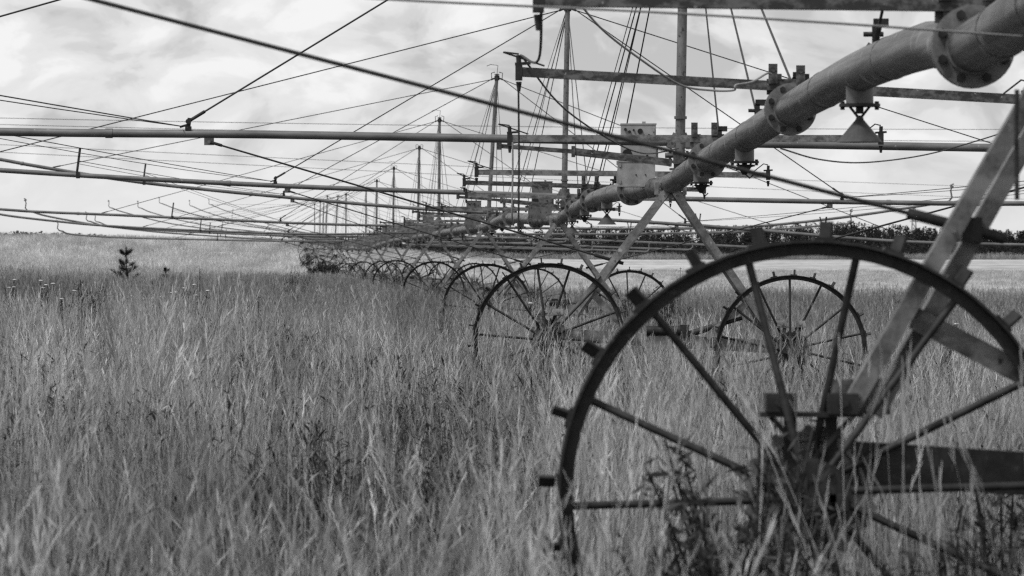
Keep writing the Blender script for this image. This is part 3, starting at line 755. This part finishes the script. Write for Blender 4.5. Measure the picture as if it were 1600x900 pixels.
# ------------------------------------------------------------------ vegetation
def leafmat(name, lo, hi, tr=.25):
    m, nt, b = newmat(name); N = nt.nodes; L = nt.links
    a = N.new('ShaderNodeAttribute'); a.attribute_name = 'tone'
    q = N.new('ShaderNodeMapRange'); q.inputs[3].default_value = lo; q.inputs[4].default_value = hi; L.new(a.outputs['Fac'], q.inputs[0])
    cc = N.new('ShaderNodeCombineColor')
    for k in range(3): L.new(q.outputs[0], cc.inputs[k])
    N.remove(b); d = N.new('ShaderNodeBsdfDiffuse'); t = N.new('ShaderNodeBsdfTranslucent'); ms = N.new('ShaderNodeMixShader'); ms.inputs[0].default_value = tr
    L.new(cc.outputs[0], d.inputs['Color']); L.new(cc.outputs[0], t.inputs['Color']); L.new(d.outputs[0], ms.inputs[1]); L.new(t.outputs[0], ms.inputs[2]); L.new(ms.outputs[0], N['Material Output'].inputs['Surface'])
    return m
M['needle'] = leafmat('pine_needles', .02, .055); M['weed'] = leafmat('dark_weed_leaf', .022, .11); M['wood'] = leafmat('distant_wood_leaf', .026, .066, .12)
class Leafs(Tuft):
    def leaf(s, p, d, L, w, tone):
        p = Vector(p); d = Vector(d).normalized(); a = d.orthogonal().normalized(); a = Matrix.Rotation(rnd.uniform(0, 6.28), 3, d) @ a
        o = len(s.v); s.v += [tuple(p), tuple(p + d*L*.5 + a*w/2), tuple(p + d*L), tuple(p + d*L*.5 - a*w/2)]; s.t += [tone]*4; s.f.append((o, o+1, o+2, o+3))
    def obj(s, name, mat, parent, org):
        me = bpy.data.meshes.new(name); me.from_pydata([Vector(v)-org for v in s.v], [], s.f)
        at_ = me.attributes.new('tone', 'FLOAT', 'POINT'); at_.data.foreach_set('value', s.t); me.materials.append(mat)
        ob = bpy.data.objects.new(name, me); COL.objects.link(ob)
        if parent is not None: ob.parent = parent; ob.location = org - WLOC[parent.name]
        else: ob.location = org
        return ob
def rv(z=.0): return Vector((rnd.uniform(-1,1), rnd.uniform(-1,1), rnd.uniform(-1,1)+z))

def gp(u, Y, dz=0):
    p = at(u, 425, Y); p.z = ground(p.x, Y) + dz; return p
def pine(u, Y, h, label):
    P = gp(u, Y); t = thing('pine_sapling', P, label, 'sapling')
    mb = MB(); mb.tube([P, P + Vector((.02,0,h*.5)), P + Vector((-.01,0,h))], [.03,.02,.006], 7); lf = Leafs()
    tips = [(P + Vector((0,0,h*.78)), P + Vector((0,0,h)))]
    for z, n, L in ((.25,6,.42),(.45,5,.26),(.62,4,.14),(.85,5,.12)):
        for k in range(n):
            a = k*6.283/n + rnd.uniform(-.5,.5); q = P + Vector((0,0,h*z)); e = q + Vector((math.cos(a)*L*rnd.uniform(.5,1.2)*h, math.sin(a)*L*h*.9, L*h*rnd.uniform(.35,.9)))
            mb.tube([q, q.lerp(e,.5) + Vector((0,0,-.02)), e], [.012,.009,.004], 5); tips.append((q.lerp(e,.35), e))
    mb.build('trunk', M['dark'], t, P)
    for a, b in tips:
        d = b - a
        for _ in range(120):
            k = rnd.random(); lf.leaf(a.lerp(b, k), d.normalized()*.9 + rv(.2)*.9, rnd.uniform(.06,.12)*h, .006*h, rnd.random())
    lf.obj('foliage', M['needle'], t, P)
pine(197, 150, 1.5, 'small dark pine sapling with a tufted leader standing in the left meadow')
pine(259, 160, .92, 'smaller sparse pine seedling just right of the tufted sapling')

def bush(u, Y, w, h, label, n=3000):
    P = gp(u, Y); t = thing('bush', P, label, 'bush'); mb = MB(); lf = Leafs()
    for k in range(26):
        a = rnd.uniform(0, 6.283); q = rnd.uniform(.1,1); e = P + Vector((math.cos(a)*w*.5*q, math.sin(a)*w*.4*q, h*rnd.uniform(.5,1)*(1.1-.35*q)))
        mid = P.lerp(e,.5) + Vector((0,0,h*.1)); mb.tube([P, mid, e], [.02,.012,.004], 5)
        for _ in range(n//26):
            kk = rnd.uniform(.35,1); base = (P.lerp(mid, kk*2) if kk < .5 else mid.lerp(e, kk*2-1)) + rv()*.09*w*.6
            lf.leaf(base, rv(.3), rnd.uniform(.06,.13)*w*.6, .035*w, rnd.random())
    mb.build('stem', M['dark'], t, P); lf.obj('foliage', M['weed'], t, P)
bush(507, 236, 1.9, 1.35, 'rounded dark bush at the foot of the far towers left of their wheels')
bush(480, 300, 1.8, 1.3, 'scraggy low bush behind the rounded dark one, below the last masts', 600)

def weed(u, Y, h, kind, label, dz=0, group=None):
    P = gp(u, Y, dz); t = thing('weed', P, label, 'weed', group); mb = MB(); lf = Leafs(); fl = MB()
    for k in range({'dock': 2, 'flower': 5, 'bushy': 10}[kind]):
        a = rnd.uniform(0, 6.283); sp = {'dock': .08, 'flower': .2, 'bushy': .4}[kind]; e = P + Vector((math.cos(a)*sp*h*rnd.random(), math.sin(a)*sp*h*rnd.random(), h*rnd.uniform(.72,1)))
        mid = P.lerp(e,.5) + Vector((0,0,h*.06)); mb.tube([P, mid, e], [.006,.005,.003], 5)
        for _ in range({'dock': 110, 'flower': 40, 'bushy': 75}[kind]):
            kk = rnd.random()**.7; b = (P.lerp(mid, kk*2) if kk < .5 else mid.lerp(e, kk*2-1))
            L = {'dock': .035, 'flower': .09, 'bushy': .085}[kind]*h*rnd.uniform(.5,1.3)*(1.2-.5*kk)
            lf.leaf(b + rv()*.05*h, rv(.5), L, L*.2, rnd.random())
        if kind == 'flower':
            if k < 3:
                c = e; fl.cone(c, c + Vector((0,0,.02)), .012, .03, 9); fl.cone(c + Vector((0,0,.02)), c + Vector((0,0,.03)), .03, .012, 9)
    mb.build('stem', M['weed'] if False else M['dark'], t, P); lf.obj('leaves', M['weed'], t, P)
    if fl.v: fl.build('flower_head', M['white'], t, P)
weed(1172, 11.15, .88, 'bushy', 'dark leafy weed grown up beside the hub of the nearest wheel')
weed(1125, 11.0, .66, 'bushy', 'lower dark weed at the left of the nearest wheel hub')
weed(1400, 11.25, .42, 'bushy', 'dark leafy weed between the nearest hub and the axle beam')
weed(1500, 11.2, .6, 'bushy', 'dark weed in front of the nearest tower axle beam at the right')
weed(1570, 12.6, .8, 'bushy', 'drooping weed behind the right part of the nearest rim')
weed(855, 38.3, .55, 'bushy', 'dark weed tangled under the hub of the second tower left wheel')
weed(832, 38.1, .5, 'bushy', 'spiky dark weed left of the second tower left hub')
weed(880, 38.2, .5, 'bushy', 'dark weed right of the second tower left hub')
weed(1238, 38.3, .5, 'bushy', 'leafy weed under the hub of the second tower right wheel')
weed(842, 50, .95, 'flower', 'white headed weed seen through the second tower left wheel')
weed(1062, 62, 1.35, 'dock', 'tall dark dock between the second tower wheels')
weed(1040, 58, 1.0, 'bushy', 'bushy dark weed left of the tall dock between the wheels')
weed(1095, 70, .95, 'dock', 'shorter dock right of the tall one between the wheels')
weed(1378, 92, 1.1, 'dock', 'dark seeded dock right of the second tower right wheel')
weed(1398, 98, .9, 'dock', 'thin dock beside the dark seeded one near the tower leg')
weed(1475, 48, .75, 'flower', 'pale flowered weed behind the nearest tower brace')
weed(308, 56, .92, 'flower', 'tallest white headed weed, in the middle of the left meadow')
weed(312, 84, 1.12, 'dock', 'tall dark dock above the white headed weed of the left meadow')
weed(405, 52, .92, 'dock', 'dark tall dock left of centre in the meadow')
weed(72, 60, .84, 'flower', 'low white headed weed with dark leaves in the left meadow')
weed(14, 64, .84, 'flower', 'white headed weed at the left edge of the meadow')
weed(98, 57, .82, 'flower', 'white headed weed just right of the low dark leaved one')
weed(137, 58, .84, 'bushy', 'dark leafy weed between two white headed weeds')
weed(238, 61, .82, 'flower', 'lone white headed weed below the pine sapling')
weed(282, 66, .86, 'flower', 'small white headed weed left of the tallest one')
weed(455, 78, .95, 'bushy', 'dark bushy weed left of the rounded bush')

# the distant wood: one mass
def wood():
    lf = Leafs(); mb = MB()
    def tree(P, h, w, con, n):
        mb.tube([P, P + Vector((0,0,h*.55))], [.16,.08], 5)
        for _ in range(n):
            z = rnd.random()
            if con: rad = w*.5*(1-z)**.8 + .1; zz = h*(.04+.96*z)
            else: rad = w*.5*math.sqrt(max(.02, 1-(2*z-1)**2))*rnd.uniform(.7,1.1); zz = h*(.06+.92*z)
            a = rnd.uniform(0, 6.283); q = rad*math.sqrt(rnd.uniform(.25,1)); L = rnd.uniform(.32,.75)
            lf.leaf(P + Vector((math.cos(a)*q, math.sin(a)*q, zz)), Vector((math.cos(a), math.sin(a), rnd.uniform(-.6,.4))), L, L*.7, rnd.random()**1.3)
    for _ in range(900):
        u = rnd.uniform(640, 1900); Y = rnd.uniform(1390, 1480); P = at(u, 425, Y); P.z = ground(P.x, Y)
        prof = lut([(640,372),(800,366),(900,358),(1000,359),(1100,357),(1250,351),(1330,349),(1440,357),(1520,361),(1600,362),(1900,358)], u)
        ztop = EYE + (425-prof)/F*Y; h = (ztop-P.z)*rnd.uniform(.68,1.08)
        con = rnd.random() < .55; tree(P, max(3.5, h), rnd.uniform(1.8,3.0) if con else rnd.uniform(2.6,4.4), con, 270)
    for _ in range(520):
        u = rnd.uniform(640, 1900); Y = rnd.uniform(1378, 1392); P = at(u, 425, Y); P.z = ground(P.x, Y); tree(P, rnd.uniform(2.5, 5.2), rnd.uniform(3, 4.6), False, 130)
    for _ in range(420):
        u = rnd.uniform(-160, 640); Y = rnd.uniform(880, 920); P = at(u, 425, Y); P.z = ground(P.x, Y)
        prof = lut([(-160,360),(60,362),(200,368),(300,374),(640,382)], u)
        ztop = EYE + (425-prof)/F*Y; h = (ztop-P.z)*rnd.uniform(.82,1.02); tree(P, max(2, h), rnd.uniform(2.5,4), False, 110)
    tag(lf.obj('forest', M['wood'], None, Vector((0,1400,0))), 'dark distant wood of mixed trees along the far edge of the field', 'forest', kind='stuff')
    tag(mb.build('forest_trunks', M['dark']), 'thin dark trunks under the canopy of the distant wood', 'forest', kind='stuff')
wood()

# ------------------------------------------------------------------ sky and sun
w = bpy.data.worlds.new('World'); S.world = w; w.use_nodes = True
nt = w.node_tree; N = nt.nodes; L = nt.links; bg = N['Background']
sunv = Vector((-.5, -.42, 1.0)).normalized()
sky = N.new('ShaderNodeTexSky'); sky.sky_type = 'NISHITA'; sky.sun_disc = False
sky.sun_elevation = math.asin(sunv.z); sky.sun_rotation = math.atan2(sunv.x, sunv.y) % (2*math.pi)
bw = N.new('ShaderNodeRGBToBW'); L.new(sky.outputs[0], bw.inputs[0])
tc = N.new('ShaderNodeTexCoord')
def wn(scale, det, rough=.55, loc=(0,0,0)):
    mp = N.new('ShaderNodeMapping'); mp.inputs['Scale'].default_value = scale; mp.inputs['Location'].default_value = loc; L.new(tc.outputs['Generated'], mp.inputs['Vector'])
    q = N.new('ShaderNodeTexNoise'); q.inputs['Scale'].default_value = 1; q.inputs['Detail'].default_value = det; q.inputs['Roughness'].default_value = rough; q.inputs['Distortion'].default_value = .4
    L.new(mp.outputs['Vector'], q.inputs['Vector']); return q.outputs['Fac']
def ramp(src, pts):
    r = N.new('ShaderNodeValToRGB'); e = r.color_ramp.elements
    while len(e) < len(pts): e.new(.5)
    for el, (p, v) in zip(e, pts): el.position = p; el.color = (v,v,v,1)
    r.color_ramp.interpolation = 'EASE'; L.new(src, r.inputs['Fac']); return r.outputs['Color']
# cloud brightness (x strength .1): grey undersides to white tops
big = wn((44, 4, 74), 9, .54, (4.3,0,1.25)); patch = wn((12, 2, 34), 3, .5, (1.3,0,.2))
mm = N.new('ShaderNodeMath'); mm.operation = 'MULTIPLY_ADD'; mm.inputs[1].default_value = .62; L.new(big, mm.inputs[0])
m2 = N.new('ShaderNodeMath'); m2.operation = 'MULTIPLY'; m2.inputs[1].default_value = .38; L.new(patch, m2.inputs[0]); L.new(m2.outputs[0], mm.inputs[2])
cl = ramp(mm.outputs[0], [(.41,.54),(.465,.68),(.505,.80),(.525,.83),(.585,.96)])
lowc = N.new('ShaderNodeSeparateXYZ'); L.new(tc.outputs['Generated'], lowc.inputs[0])
el = ramp(lowc.outputs['Z'], [(.0,.05),(.014,.22),(.03,.9),(.06,1.0)])
mixh = N.new('ShaderNodeMixRGB'); L.new(el, mixh.inputs['Fac']); mixh.inputs['Color1'].default_value = (.83,.83,.83,1); L.new(cl, mixh.inputs['Color2'])
scl = N.new('ShaderNodeMixRGB'); scl.blend_type = 'MULTIPLY'; scl.inputs['Fac'].default_value = 1; L.new(mixh.outputs[0], scl.inputs['Color1']); scl.inputs['Color2'].default_value = (10,10,10,1)
fin = N.new('ShaderNodeMixRGB'); L.new(ramp(lowc.outputs['Y'], [(0,.6),(.35,.7),(.75,.88),(1,.9)]), fin.inputs['Fac']); L.new(bw.outputs[0], fin.inputs['Color1']); L.new(scl.outputs[0], fin.inputs['Color2'])
L.new(fin.outputs[0], bg.inputs['Color']); bg.inputs['Strength'].default_value = .1

sd = bpy.data.lights.new('sun', 'SUN'); sd.energy = 2.3; sd.angle = R(10); sd.color = (1, 1, 1)
so = bpy.data.objects.new('sun', sd); COL.objects.link(so); so.rotation_euler = (-sunv).to_track_quat('-Z', 'Y').to_euler()

# ------------------------------------------------------------------ camera
cd = bpy.data.cameras.new('camera'); cam = bpy.data.objects.new('camera', cd); COL.objects.link(cam)
cam.location = (0, 0, EYE); cam.rotation_euler = (R(90), 0, 0)
cd.sensor_width = 36; cd.lens = 36*F/1600; cd.shift_y = -25/1600; cd.clip_start = .1; cd.clip_end = 6000
cd.dof.use_dof = True; cd.dof.focus_distance = 40; cd.dof.aperture_fstop = 15
S.camera = cam
S.view_settings.view_transform = 'Standard'; S.view_settings.look = 'None'; S.view_settings.exposure = 0; S.view_settings.gamma = 1
S.view_settings.use_curve_mapping = False
S.cycles.max_bounces = 4; S.cycles.diffuse_bounces = 2; S.cycles.glossy_bounces = 2; S.cycles.transparent_max_bounces = 4
S.cycles.use_denoising = False; S.cycles.use_adaptive_sampling = False; S.cycles.filter_width = 1.35
